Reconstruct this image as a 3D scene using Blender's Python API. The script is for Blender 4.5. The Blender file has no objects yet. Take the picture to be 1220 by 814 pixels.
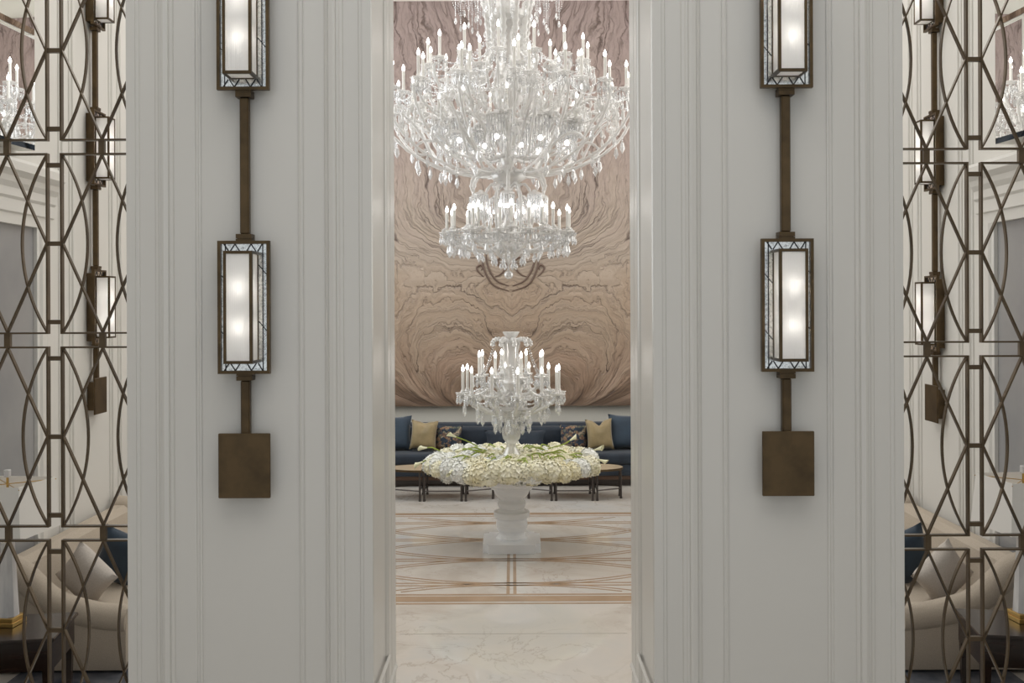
import bpy, bmesh, math, random
from mathutils import Vector, Matrix
random.seed(7)
S = bpy.context.scene
COL = S.collection
PI = math.pi
H = 2.6            # camera height
F = 1200.0         # focal length in pixels of a 1220 px wide frame
VX, VY = 610.0, 364.0

# ------------------------------------------------------------------ mesh helper
class MB:
    def __init__(self):
        self.v = []; self.f = []; self.m = []
    def add(self, vs, fs, mi=0):
        o = len(self.v)
        self.v += [tuple(p) for p in vs]
        self.f += [tuple(i + o for i in f) for f in fs]
        self.m += [mi] * len(fs)
        return self
    def box(self, x0, x1, y0, y1, z0, z1, mi=0):
        vs = [(x0,y0,z0),(x1,y0,z0),(x1,y1,z0),(x0,y1,z0),(x0,y0,z1),(x1,y0,z1),(x1,y1,z1),(x0,y1,z1)]
        return self.add(vs, [(0,3,2,1),(4,5,6,7),(0,1,5,4),(1,2,6,5),(2,3,7,6),(3,0,4,7)], mi)
    def rbox(self, x0, x1, y0, y1, z0, z1, r, seg=2, mi=0, puff=0.0):
        bm = bmesh.new()
        bmesh.ops.create_cube(bm, size=1.0)
        for v in bm.verts:
            v.co = Vector(((x0+x1)/2 + v.co.x*(x1-x0), (y0+y1)/2 + v.co.y*(y1-y0), (z0+z1)/2 + v.co.z*(z1-z0)))
        bmesh.ops.bevel(bm, geom=list(bm.edges), offset=r, segments=seg, affect='EDGES', profile=0.5)
        bm.verts.ensure_lookup_table()
        for i, v in enumerate(bm.verts): v.index = i
        self.add([v.co[:] for v in bm.verts], [[v.index for v in f.verts] for f in bm.faces], mi)
        bm.free()
        return self
    def lathe(self, prof, n=24, c=(0,0,0), mi=0, squash=None):
        vs = []; fs = []
        k = len(prof)
        for i in range(n):
            a = 2*PI*i/n
            for (r, z) in prof:
                rr = max(r, 1e-4)
                if squash: rr *= squash(a, z)
                vs.append((c[0]+rr*math.cos(a), c[1]+rr*math.sin(a), c[2]+z))
        for i in range(n):
            j = (i+1) % n
            for q in range(k-1):
                fs.append((i*k+q, j*k+q, j*k+q+1, i*k+q+1))
        self.add(vs, fs, mi)
        self.add([(c[0]+max(prof[0][0],1e-4)*math.cos(2*PI*i/n), c[1]+max(prof[0][0],1e-4)*math.sin(2*PI*i/n), c[2]+prof[0][1]) for i in range(n)], [tuple(range(n-1,-1,-1))], mi) if prof[0][0] > .002 else None
        self.add([(c[0]+prof[-1][0]*math.cos(2*PI*i/n), c[1]+prof[-1][0]*math.sin(2*PI*i/n), c[2]+prof[-1][1]) for i in range(n)], [tuple(range(n))], mi) if prof[-1][0] > .002 else None
        return self
    def tube(self, pts, rad, n=8, mi=0, caps=True):
        pts = [Vector(p) for p in pts]
        m = len(pts)
        rads = rad if isinstance(rad, (list, tuple)) else [rad]*m
        vs = []; fs = []
        t0 = (pts[1]-pts[0]).normalized()
        ref = Vector((0,0,1)) if abs(t0.z) < .9 else Vector((1,0,0))
        u = t0.cross(ref).normalized()
        for i in range(m):
            if i == 0: t = pts[1]-pts[0]
            elif i == m-1: t = pts[-1]-pts[-2]
            else: t = pts[i+1]-pts[i-1]
            t.normalize()
            u = (u - t*u.dot(t))
            if u.length < 1e-6: u = t.orthogonal()
            u.normalize()
            w = t.cross(u)
            for k in range(n):
                a = 2*PI*k/n
                vs.append(pts[i] + (u*math.cos(a)+w*math.sin(a))*rads[i])
        for i in range(m-1):
            for k in range(n):
                k2 = (k+1) % n
                fs.append((i*n+k, i*n+k2, (i+1)*n+k2, (i+1)*n+k))
        if caps:
            fs.append(tuple(range(n-1,-1,-1))); fs.append(tuple((m-1)*n+k for k in range(n)))
        return self.add(vs, fs, mi)
    def prism(self, poly, axis, a0, a1, mi=0):
        """extrude a closed 2-D polygon along axis ('x','y','z') from a0 to a1"""
        n = len(poly)
        def P(p, a):
            return {'x': (a, p[0], p[1]), 'y': (p[0], a, p[1]), 'z': (p[0], p[1], a)}[axis]
        vs = [P(p, a0) for p in poly] + [P(p, a1) for p in poly]
        fs = [(i, (i+1) % n, n+(i+1) % n, n+i) for i in range(n)]
        fs += [tuple(range(n-1,-1,-1)), tuple(range(n, 2*n))]
        return self.add(vs, fs, mi)
    def bar(self, p, q, w, y0, y1, mi=0):
        """flat strip in the xz plane between 2-D points, w wide, from y0 to y1"""
        dx, dz = q[0]-p[0], q[1]-p[1]
        l = math.hypot(dx, dz); nx, nz = -dz/l*w/2, dx/l*w/2
        return self.prism([(p[0]+nx,p[1]+nz),(q[0]+nx,q[1]+nz),(q[0]-nx,q[1]-nz),(p[0]-nx,p[1]-nz)], 'y', y0, y1, mi)
    def strip(self, pts, w, y0, y1, mi=0):
        """flat strip along a 2-D polyline in xz"""
        n = len(pts); L = []; R = []
        for i in range(n):
            a = pts[max(i-1,0)]; b = pts[min(i+1,n-1)]
            dx, dz = b[0]-a[0], b[1]-a[1]; l = math.hypot(dx, dz) or 1
            nx, nz = -dz/l*w/2, dx/l*w/2
            L.append((pts[i][0]+nx, pts[i][1]+nz)); R.append((pts[i][0]-nx, pts[i][1]-nz))
        vs = []
        for i in range(n):
            vs += [(L[i][0],y0,L[i][1]),(R[i][0],y0,R[i][1]),(R[i][0],y1,R[i][1]),(L[i][0],y1,L[i][1])]
        fs = []
        for i in range(n-1):
            a, b = 4*i, 4*i+4
            for k in range(4):
                fs.append((a+k, a+(k+1)%4, b+(k+1)%4, b+k))
        fs += [(0,1,2,3), (4*n-1,4*n-2,4*n-3,4*n-4)]
        return self.add(vs, fs, mi)
    def drop(self, x, y, z, h, r, n=6, top=.3):
        """almond-cut crystal hanging with its tip at z - h"""
        vs = [(x,y,z),(x,y,z-h)]
        fs = []
        for k in range(n):
            a = 2*PI*k/n
            vs.append((x+r*.55*math.cos(a), y+r*.55*math.sin(a), z-h*top*.4))
            vs.append((x+r*math.cos(a), y+r*math.sin(a), z-h*(top+.3)))
        for k in range(n):
            k2 = (k+1) % n
            a, b, c, d = 2+2*k, 3+2*k, 2+2*k2, 3+2*k2
            fs += [(0, a, c), (a, b, d, c), (b, 1, d)]
        return self.add(vs, fs)
    def bead(self, x, y, z, r):
        vs = [(x+r,y,z),(x,y+r,z),(x-r,y,z),(x,y-r,z),(x,y,z+r),(x,y,z-r)]
        return self.add(vs, [(0,1,4),(1,2,4),(2,3,4),(3,0,4),(1,0,5),(2,1,5),(3,2,5),(0,3,5)])
    def ball(self, c, r, n=12, m=8):
        prof = [(r*math.sin(PI*i/m), -r*math.cos(PI*i/m)) for i in range(m+1)]
        return self.lathe(prof, n, c)
    def xf(self, fn):
        self.v = [tuple(fn(*p)) for p in self.v]
        return self
    def mesh(self, name, mats, smooth=True, angle=35, recalc=True):
        me = bpy.data.meshes.new(name)
        me.from_pydata(self.v, [], self.f)
        for mt in (mats if isinstance(mats, (list, tuple)) else [mats]): me.materials.append(mt)
        if len(self.m) == len(me.polygons):
            me.polygons.foreach_set('material_index', self.m)
        if recalc:
            bm = bmesh.new(); bm.from_mesh(me)
            bmesh.ops.remove_doubles(bm, verts=bm.verts, dist=1e-6)
            bmesh.ops.recalc_face_normals(bm, faces=bm.faces)
            bm.to_mesh(me); bm.free()
        if smooth:
            me.polygons.foreach_set('use_smooth', [True]*len(me.polygons))
            me.set_sharp_from_angle(angle=math.radians(angle))
        me.update()
        return me

def link(name, me, parent=None, loc=(0,0,0), rz=0.0):
    o = bpy.data.objects.new(name, me); COL.objects.link(o)
    o.location = loc; o.rotation_euler = (0,0,rz)
    if parent: o.parent = parent
    return o
def obj(name, mb, mats, parent=None, smooth=True, angle=35, loc=(0,0,0), rz=0.0):
    return link(name, mb.mesh(name, mats, smooth, angle), parent, loc, rz)
def tag(o, label, cat, group=None):
    o['label'] = label; o['category'] = cat
    if group: o['group'] = group
    return o
def thing(name, label, cat, loc=(0,0,0), rz=0.0, group=None):
    return tag(link(name, None, None, loc, rz), label, cat, group)
def struct(name, mb, mats, parent=None, smooth=False):
    o = obj(name, mb, mats, parent, smooth); 
    if not parent: o['kind'] = 'structure'
    return o
def copy_tree(o, parent=None):
    c = o.copy(); COL.objects.link(c)
    if parent: c.parent = parent
    for ch in list(o.children): copy_tree(ch, c)
    return c
def cr(pts, k=6):
    """Catmull-Rom through points"""
    P = [Vector(p) for p in pts]
    P = [P[0]*2-P[1]] + P + [P[-1]*2-P[-2]]
    out = []
    for i in range(1, len(P)-2):
        for j in range(k):
            t = j/k
            a, b, c, d = P[i-1], P[i], P[i+1], P[i+2]
            out.append(.5*((2*b)+(c-a)*t+(2*a-5*b+4*c-d)*t*t+(3*b-a-3*c+d)*t**3))
    out.append(P[-2])
    return out

# ------------------------------------------------------------------ materials
def mat(name):
    m = bpy.data.materials.new(name); m.use_nodes = True
    nt = m.node_tree; nt.nodes.clear()
    out = nt.nodes.new('ShaderNodeOutputMaterial')
    return m, nt, out
def N(nt, t, **kw):
    n = nt.nodes.new(t)
    for k, v in kw.items():
        if k.startswith('_'): setattr(n, k[1:], v)
        else: n.inputs[k.replace('__', ' ')].default_value = v
    return n
def ramp(nt, stops, fac):
    r = nt.nodes.new('ShaderNodeValToRGB')
    e = r.color_ramp.elements
    while len(e) > 1: e.remove(e[-1])
    e[0].position, e[0].color = stops[0][0], (*stops[0][1], 1)
    for p, c in stops[1:]:
        q = e.new(p); q.color = (*c, 1)
    nt.links.new(fac, r.inputs[0])
    return r.outputs[0]
def lin(r, g, b):
    f = lambda c: (c/255/12.92) if c/255 <= .04045 else ((c/255+.055)/1.055)**2.4
    return (f(r), f(g), f(b))
def simple(name, c, rough=.5, metal=0.0, spec=.5, noise=None, bump=None, coat=0.0, sheen=0.0, c2=None, stretch=(1,1,1)):
    m, nt, out = mat(name)
    b = N(nt, 'ShaderNodeBsdfPrincipled', Roughness=rough, Metallic=metal)
    b.inputs['Base Color'].default_value = (*c, 1)
    b.inputs['Specular IOR Level'].default_value = spec
    b.inputs['Coat Weight'].default_value = coat
    b.inputs['Sheen Weight'].default_value = sheen
    nt.links.new(b.outputs[0], out.inputs[0])
    if noise or bump:
        tc = N(nt, 'ShaderNodeTexCoord'); mp = N(nt, 'ShaderNodeMapping')
        mp.inputs['Scale'].default_value = stretch
        nt.links.new(tc.outputs['Object'], mp.inputs[0])
    if noise:
        n = N(nt, 'ShaderNodeTexNoise', Scale=noise, Detail=5.0)
        nt.links.new(mp.outputs[0], n.inputs['Vector'])
        nt.links.new(ramp(nt, [(.35, c), (.65, c2 or tuple(x*.8 for x in c))], n.outputs[0]), b.inputs['Base Color'])
    if bump:
        n2 = N(nt, 'ShaderNodeTexNoise', Scale=bump[0], Detail=4.0)
        nt.links.new(mp.outputs[0], n2.inputs['Vector'])
        bp = N(nt, 'ShaderNodeBump', Strength=bump[1], Distance=.01)
        nt.links.new(n2.outputs[0], bp.inputs['Height']); nt.links.new(bp.outputs[0], b.inputs['Normal'])
    return m

M = {}
M['paint'] = simple('ivory_satin_paint', (.605,.587,.553), .32, bump=(3.0, .02))
M['paint_room'] = simple('white_room_paint', (.74,.72,.675), .4)
M['ceiling'] = simple('ceiling_white', (.8,.79,.76), .7)
M['bronze'] = simple('aged_bronze', (.072,.048,.024), .42, .7, noise=9.0, c2=(.112,.074,.036))
M['bronze_dark'] = simple('dark_bronze_screen', (.085,.062,.040), .36, .8, noise=6.0, c2=(.12,.088,.056))
M['leading'] = simple('dark_leading', (.02,.02,.022), .5, .5)
M['gunmetal'] = simple('gunmetal_legs', (.07,.06,.055), .4, .7)
M['brass'] = simple('brass', (.55,.36,.12), .3, 1.0)
M['urn'] = simple('white_marble', (.90,.90,.90), .28, noise=3.5, c2=(.82,.83,.85))
M['navy'] = simple('navy_velvet', (.010,.016,.027), .8, sheen=.15, noise=5.0, c2=(.015,.025,.040), bump=(60.0,.15))
M['navy_light'] = simple('blue_velvet', (.014,.028,.048), .75, sheen=.3, noise=6.0, c2=(.02,.040,.065))
M['gold'] = simple('gold_velvet', (.31,.235,.115), .5, sheen=.4, noise=4.0, c2=(.19,.14,.06))
M['linen'] = simple('beige_linen', (.50,.43,.35), .85, noise=160.0, c2=(.42,.355,.28), bump=(200.0,.2))
M['linen_pale'] = simple('pale_linen', (.56,.51,.46), .85, noise=120.0, c2=(.49,.44,.39), bump=(150.0,.2))
M['walnut'] = simple('dark_walnut', (.012,.007,.005), .22, noise=4.0, c2=(.024,.012,.008), stretch=(1,8,8))
M['woodrail'] = simple('brown_wood_rail', (.06,.03,.016), .4)
M['tabletop'] = simple('tan_stone_top', (.50,.40,.28), .25, noise=6.0, c2=(.42,.33,.22))
M['shade'] = simple('white_linen_shade', (.80,.77,.72), .8)
M['stem'] = simple('green_stem', (.27,.34,.045), .5)
M['calla'] = simple('cream_calla', (.84,.82,.58), .5)
M['foam'] = simple('floral_foam', (.45,.42,.24), .9)
M['candle'] = simple('white_candle_tube', (.82,.80,.76), .35)
def flower(name, a, b):
    return simple(name, a, .7, noise=14.0, c2=b)
M['hyd1'] = flower('ivory_petals', (.93,.90,.75), (.90,.85,.62))
M['hyd2'] = flower('white_petals', (.93,.93,.90), (.90,.90,.83))
M['hyd3'] = flower('cream_petals', (.92,.87,.68), (.87,.80,.54))
M['rug'] = simple('dark_navy_rug', (.02,.026,.04), .95, noise=5.0, c2=(.10,.10,.11))
M['niche'] = simple('grey_marble', (.36,.355,.35), .25, noise=1.6, c2=(.30,.30,.305))
M['inlay'] = simple('brown_marble_inlay', (.42,.30,.205), .10, noise=3.0, c2=(.34,.235,.15))
M['lampstone'] = simple('alabaster', (.74,.72,.70), .25, noise=5.0, c2=(.52,.51,.51), stretch=(3,3,.6))

def floral():
    m, nt, out = mat('dark_floral_fabric')
    b = N(nt, 'ShaderNodeBsdfPrincipled', Roughness=.8)
    tc = N(nt, 'ShaderNodeTexCoord')
    v = N(nt, 'ShaderNodeTexVoronoi', Scale=22.0); nt.links.new(tc.outputs['Object'], v.inputs['Vector'])
    n = N(nt, 'ShaderNodeTexNoise', Scale=12.0, Detail=6.0, Distortion=1.5); nt.links.new(tc.outputs['Object'], n.inputs['Vector'])
    mx = N(nt, 'ShaderNodeMix', _data_type='RGBA'); mx.inputs[0].default_value = .45
    nt.links.new(n.outputs['Color'], mx.inputs[6]); nt.links.new(v.outputs['Color'], mx.inputs[7])
    sep = N(nt, 'ShaderNodeSeparateColor'); nt.links.new(mx.outputs[2], sep.inputs[0])
    c = ramp(nt, [(.30,(.01,.018,.03)),(.44,(.02,.035,.06)),(.52,(.12,.07,.045)),(.58,(.30,.17,.10)),(.64,(.05,.07,.05)),(.74,(.36,.28,.2))], sep.outputs[0])
    nt.links.new(c, b.inputs['Base Color']); nt.links.new(b.outputs[0], out.inputs[0])
    return m
M['floral'] = floral()

def marble_floor():
    m, nt, out = mat('cream_marble_floor')
    b = N(nt, 'ShaderNodeBsdfPrincipled', Roughness=.035)
    b.inputs['Specular IOR Level'].default_value = .85
    tc = N(nt, 'ShaderNodeTexCoord')
    n = N(nt, 'ShaderNodeTexNoise', Scale=.9, Detail=8.0, Roughness=.62, Distortion=.6)
    nt.links.new(tc.outputs['Object'], n.inputs['Vector'])
    c1 = ramp(nt, [(.33,(.50,.455,.40)),(.5,(.60,.56,.51)),(.68,(.55,.535,.51))], n.outputs[0])
    n2 = N(nt, 'ShaderNodeTexNoise', Scale=1.5, Detail=9.0, Roughness=.6, Distortion=1.3)
    nt.links.new(tc.outputs['Object'], n2.inputs['Vector'])
    v = ramp(nt, [(.485,(1,1,1)),(.5,(.74,.70,.66)),(.515,(1,1,1))], n2.outputs[0])
    n3 = N(nt, 'ShaderNodeTexNoise', Scale=.5, Detail=2.0)
    nt.links.new(tc.outputs['Object'], n3.inputs['Vector'])
    k = ramp(nt, [(.4,(0,0,0)),(.62,(1,1,1))], n3.outputs[0])
    mx = N(nt, 'ShaderNodeMix', _data_type='RGBA', _blend_type='MULTIPLY')
    nt.links.new(k, mx.inputs[0]); nt.links.new(c1, mx.inputs[6]); nt.links.new(v, mx.inputs[7])
    nt.links.new(mx.outputs[2], b.inputs['Base Color']); nt.links.new(b.outputs[0], out.inputs[0])
    return m
M['floor'] = marble_floor()

def mirror_mat(name, c, rough, mottled):
    m, nt, out = mat(name)
    b = N(nt, 'ShaderNodeBsdfPrincipled', Roughness=rough, Metallic=1.0)
    b.inputs['Base Color'].default_value = (*c, 1)
    if mottled:
        tc = N(nt, 'ShaderNodeTexCoord')
        n = N(nt, 'ShaderNodeTexNoise', Scale=70.0, Detail=6.0, Roughness=.75); nt.links.new(tc.outputs['Object'], n.inputs['Vector'])
        nt.links.new(ramp(nt, [(.36,tuple(x*.45 for x in c)),(.52,c),(.7,tuple(min(1,x*1.1) for x in c))], n.outputs[0]), b.inputs['Base Color'])
        bp = N(nt, 'ShaderNodeBump', Strength=.12, Distance=.004); nt.links.new(n.outputs[0], bp.inputs['Height']); nt.links.new(bp.outputs[0], b.inputs['Normal'])
    nt.links.new(b.outputs[0], out.inputs[0])
    return m
M['antique'] = mirror_mat('antique_mirror', (.80,.80,.77), .12, True)
M['mirror'] = mirror_mat('clear_mirror', (.86,.86,.85), .01, False)

def crystal(name, alpha, c, gl=.4):
    m, nt, out = mat(name)
    t = N(nt, 'ShaderNodeBsdfTransparent'); t.inputs[0].default_value = (.97,.97,.97,1)
    d = N(nt, 'ShaderNodeBsdfDiffuse'); d.inputs[0].default_value = (*c, 1)
    tr = N(nt, 'ShaderNodeBsdfTranslucent'); tr.inputs[0].default_value = (*c, 1)
    g = N(nt, 'ShaderNodeBsdfGlossy', Roughness=.07); g.inputs[0].default_value = (.95,.95,.95,1)
    m0 = N(nt, 'ShaderNodeMixShader', Fac=.4); nt.links.new(d.outputs[0], m0.inputs[1]); nt.links.new(tr.outputs[0], m0.inputs[2])
    m1 = N(nt, 'ShaderNodeMixShader', Fac=gl); nt.links.new(m0.outputs[0], m1.inputs[1]); nt.links.new(g.outputs[0], m1.inputs[2])
    m2 = N(nt, 'ShaderNodeMixShader', Fac=alpha); nt.links.new(t.outputs[0], m2.inputs[1]); nt.links.new(m1.outputs[0], m2.inputs[2])
    nt.links.new(m2.outputs[0], out.inputs[0])
    return m
M['crystal'] = crystal('cut_crystal', .58, (.86,.845,.815), .3)
M['crystal_clear'] = crystal('clear_crystal_drop', .5, (.88,.89,.90), .5)

def ribbed():
    m, nt, out = mat('ribbed_opal_glass')
    tr = N(nt, 'ShaderNodeBsdfTranslucent'); tr.inputs[0].default_value = (.95,.94,.92,1)
    d = N(nt, 'ShaderNodeBsdfDiffuse'); d.inputs[0].default_value = (.88,.87,.86,1)
    g = N(nt, 'ShaderNodeBsdfGlossy', Roughness=.2)
    m0 = N(nt, 'ShaderNodeMixShader', Fac=.5); nt.links.new(d.outputs[0], m0.inputs[1]); nt.links.new(tr.outputs[0], m0.inputs[2])
    m1 = N(nt, 'ShaderNodeMixShader', Fac=.06); nt.links.new(m0.outputs[0], m1.inputs[1]); nt.links.new(g.outputs[0], m1.inputs[2])
    tc = N(nt, 'ShaderNodeTexCoord')
    w = N(nt, 'ShaderNodeTexWave', Scale=34.0); w.bands_direction = 'X'
    nt.links.new(tc.outputs['Object'], w.inputs['Vector'])
    bp = N(nt, 'ShaderNodeBump', Strength=.12, Distance=.003); nt.links.new(w.outputs['Fac'], bp.inputs['Height'])
    for n in (d, tr, g): nt.links.new(bp.outputs[0], n.inputs['Normal'])
    nt.links.new(m1.outputs[0], out.inputs[0])
    return m
M['ribbed'] = ribbed()
def emit(name, c, s):
    m, nt, out = mat(name)
    e = N(nt, 'ShaderNodeEmission', Strength=s); e.inputs[0].default_value = (*c, 1)
    nt.links.new(e.outputs[0], out.inputs[0])
    return m
M['bulb'] = emit('candle_bulb_glow', (1,.95,.89), 8.5)
M['tube_bulb'] = emit('sconce_bulb_glow', (1,.965,.92), 190.0)

def stone():
    m, nt, out = mat('bookmatched_sandstone')
    b = N(nt, 'ShaderNodeBsdfPrincipled', Roughness=.55)
    uv = N(nt, 'ShaderNodeUVMap'); tc = N(nt, 'ShaderNodeTexCoord')
    sep = N(nt, 'ShaderNodeSeparateXYZ'); nt.links.new(uv.outputs[0], sep.inputs[0])
    # symmetric object coordinates |x|, z for the warp so that the halves match
    so = N(nt, 'ShaderNodeSeparateXYZ'); nt.links.new(tc.outputs['Object'], so.inputs[0])
    ab = N(nt, 'ShaderNodeMath', _operation='ABSOLUTE'); nt.links.new(so.outputs[0], ab.inputs[0])
    cb = N(nt, 'ShaderNodeCombineXYZ'); nt.links.new(ab.outputs[0], cb.inputs[0]); nt.links.new(so.outputs[2], cb.inputs[2])
    def noise(scale, det, rough=.55, src=cb, stretch=None, dist=0.0):
        n = N(nt, 'ShaderNodeTexNoise', Scale=scale, Detail=det, Roughness=rough, Distortion=dist)
        if stretch:
            mp = N(nt, 'ShaderNodeMapping'); mp.inputs['Scale'].default_value = stretch
            nt.links.new(src.outputs[0], mp.inputs[0]); nt.links.new(mp.outputs[0], n.inputs['Vector'])
        else: nt.links.new(src.outputs[0], n.inputs['Vector'])
        return n.outputs[0]
    def math2(op, a, bb):
        n = N(nt, 'ShaderNodeMath', _operation=op)
        for i, s in enumerate((a, bb)):
            if isinstance(s, (int, float)): n.inputs[i].default_value = s
            else: nt.links.new(s, n.inputs[i])
        return n.outputs[0]
    warp = noise(1.9, 5.0, .5, cb, (1.0, 1.0, .62))
    warp2 = noise(7.0, 3.0, .6)
    f = math2('ADD', sep.outputs[0], math2('ADD', math2('MULTIPLY', math2('SUBTRACT', warp, .5), .34), math2('MULTIPLY', math2('SUBTRACT', warp2, .5), .09)))
    fv = N(nt, 'ShaderNodeCombineXYZ'); nt.links.new(f, fv.inputs[0]); nt.links.new(math2('MULTIPLY', sep.outputs[1], .12), fv.inputs[1])
    # main veins: ridges of a 1-D noise along f
    def veins(scale, det, lo, w):
        n = noise(scale, det, .5, fv)
        d = math2('ABSOLUTE', math2('SUBTRACT', n, lo), 0.0)
        return math2('SUBTRACT', 1.0, math2('MINIMUM', math2('DIVIDE', d, w), 1.0))
    v1 = veins(6.5, 1.5, .5, .017)
    v2 = veins(17.0, 2.0, .47, .030)
    gate = noise(1.1, 2.0, .5)
    g1 = math2('MINIMUM', math2('MAXIMUM', math2('MULTIPLY', math2('SUBTRACT', gate, .36), 5.0), .45), 1.0)
    vv = math2('MULTIPLY', math2('MAXIMUM', v1, math2('MULTIPLY', v2, .42)), g1)
    fine = noise(60.0, 3.0, .6, fv)
    broad = noise(4.0, 3.0, .5, fv)
    # colour: rosy grey above, tan below
    zf = math2('ADD', math2('MULTIPLY', so.outputs[2], .16), math2('MULTIPLY', math2('SUBTRACT', broad, .5), .5))
    base = ramp(nt, [(.05, lin(142,118,99)), (.20, lin(156,137,118)), (.36, lin(160,146,132)), (.66, lin(150,134,126)), (1.0, lin(136,119,115))], zf)
    mx0 = N(nt, 'ShaderNodeMix', _data_type='RGBA', _blend_type='MULTIPLY'); mx0.inputs[0].default_value = 1.0
    nt.links.new(base, mx0.inputs[6]); nt.links.new(ramp(nt, [(.3,(.78,.76,.74)),(.7,(1.06,1.06,1.06))], fine), mx0.inputs[7])
    mx = N(nt, 'ShaderNodeMix', _data_type='RGBA'); nt.links.new(math2('MULTIPLY', vv, .9), mx.inputs[0])
    nt.links.new(mx0.outputs[2], mx.inputs[6]); mx.inputs[7].default_value = (*lin(74,56,48), 1)
    nt.links.new(mx.outputs[2], b.inputs['Base Color'])
    hgt = math2('SUBTRACT', math2('MULTIPLY', broad, .8), math2('ADD', math2('MULTIPLY', vv, .5), math2('MULTIPLY', fine, .12)))
    bp = N(nt, 'ShaderNodeBump', Strength=.6, Distance=.11); nt.links.new(hgt, bp.inputs['Height'])
    nt.links.new(bp.outputs[0], b.inputs['Normal'])
    nt.links.new(b.outputs[0], out.inputs[0])
    return m
M['stone'] = stone()
M['stone_vein'] = simple('dark_stone_vein', lin(92,72,60), .6)

# ------------------------------------------------------------------ setting
WX = 3.74; YB = 15.5; ZC = 8.2
YW = 5.07      # face of the front piers
YT = 6.05      # rear face of the thick front wall
struct('floor', MB().box(-WX-.3, WX+.3, -3.0, YB+.3, -.2, 0), M['floor'])
struct('ceiling', MB().box(-WX-.3, WX+.3, -3.0, YB+.3, ZC, ZC+.2), M['ceiling'])
struct('wall_back', MB().box(-WX-.3, WX+.3, YB, YB+.25, 0, ZC), simple('warm_back_wall_paint', (.62,.60,.54), .45))

# profile of a panelled pier, u in px from the pier centre, out in metres
PROF = [(0,0),(58,0),(58.5,.006),(60.5,.009),(62,.005),(64,.005),(65,.011),(67,.012),(69,.012),(90,.012),(91,.020),(94,.027),(95,.024),
        (96,.032),(101,.036),(104,.032),(105,.022),(107,.022),(109,.016),(112,.015),(113,.008),(131,.008),(132,.015),(135.5,.016),(136,.022),(146.5,.022)]
def pier(cx, hw, side):
    k = hw/146.5
    pts = [(cx-u*k, YW-o) for u, o in reversed(PROF)] + [(cx+u*k, YW-o) for u, o in PROF[1:]]
    x0, x1 = cx-hw, cx+hw
    # jamb profile on the side of the central opening (a recessed panel between a bead and a stile)
    jam = [(5.052,0),(5.07,.004),(5.075,-.004),(5.085,-.004),(5.09,-.014),(5.64,-.014),(5.655,-.006),(5.67,-.002),(5.68,-.006),(5.695,0),(5.82,0),(5.83,-.006),(5.84,0),(YT-.02,0),(YT,-.01)]
    if side < 0:
        pts = pts + [(x1+o, y) for y, o in jam] + [(x0, YT)]
    else:
        pts = pts + [(x1, YT)] + [(x0-o, y) for y, o in reversed(jam)]
    return MB().prism(pts, 'z', 0, ZC)
pl = pier(-1.317, .614, -1); pr = pier(1.335, .627, 1)
PL_IN, PR_IN = -1.317+.614, 1.335-.627
struct('wall_front', pl, M['paint']); struct('wall_front', pr, M['paint'])
lin_mb = MB().box(-WX, -1.933, 5.02, YT, 5.3, ZC).box(PL_IN+.002, PR_IN-.002, 5.02, YT, 5.3, ZC).box(1.964, WX, 5.02, YT, 5.3, ZC)
struct('wall_front_lintel', lin_mb, M['paint'])
# panel mouldings low on the two jambs
for sx, X in ((1, PL_IN), (-1, PR_IN)):
    tm = MB()
    for (z, ya, yb) in ((.62,5.13,5.69), (.45,5.20,6.02)):
        prof = [(0,z-.018),(.005,z-.016),(.006,z-.008),(.011,z-.005),(.011,z+.005),(.006,z+.008),(.003,z+.013),(0,z+.014)]
        tm.prism([(X-.013*sx+sx*(p+.013), q) for p, q in prof], 'y', ya, yb)
    struct('trim_1' if sx > 0 else 'trim_2', tm, M['paint'])

# panelled side walls of the room, ribs running up the wall, built as one profile
def sidewall(sgn, yc):
    pts = []
    def rib(y, d=1):
        return [(y-.03*1,0),(y-.027,.010),(y-.015,.016),(y-.008,.010),(y+.002,.010),(y+.008,.024),(y+.022,.028),(y+.03,.012),(y+.034,0)]
    ys = []
    for base in (yc-5.4, yc-3.6, yc, yc+1.8, yc+3.6, yc+5.4):
        ys += [base-.62, base-.42, base+.42, base+.62]
    ys = sorted(y for y in ys if -2.5 < y < YB-.2 and not (5.0 < y < 8.05))
    for y in ys: pts += rib(y)
    prof = [(-3.0,0)] + pts + [(YB,0)]
    poly = [(sgn*(WX-o), y) for y, o in prof] + [(sgn*(WX+.25), YB), (sgn*(WX+.25), -3.0)]
    return MB().prism(poly, 'z', 0, ZC)
struct('wall_left', sidewall(-1, 8.95), M['paint_room'])
struct('wall_right', sidewall(1, 8.80), M['paint_room'])

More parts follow.
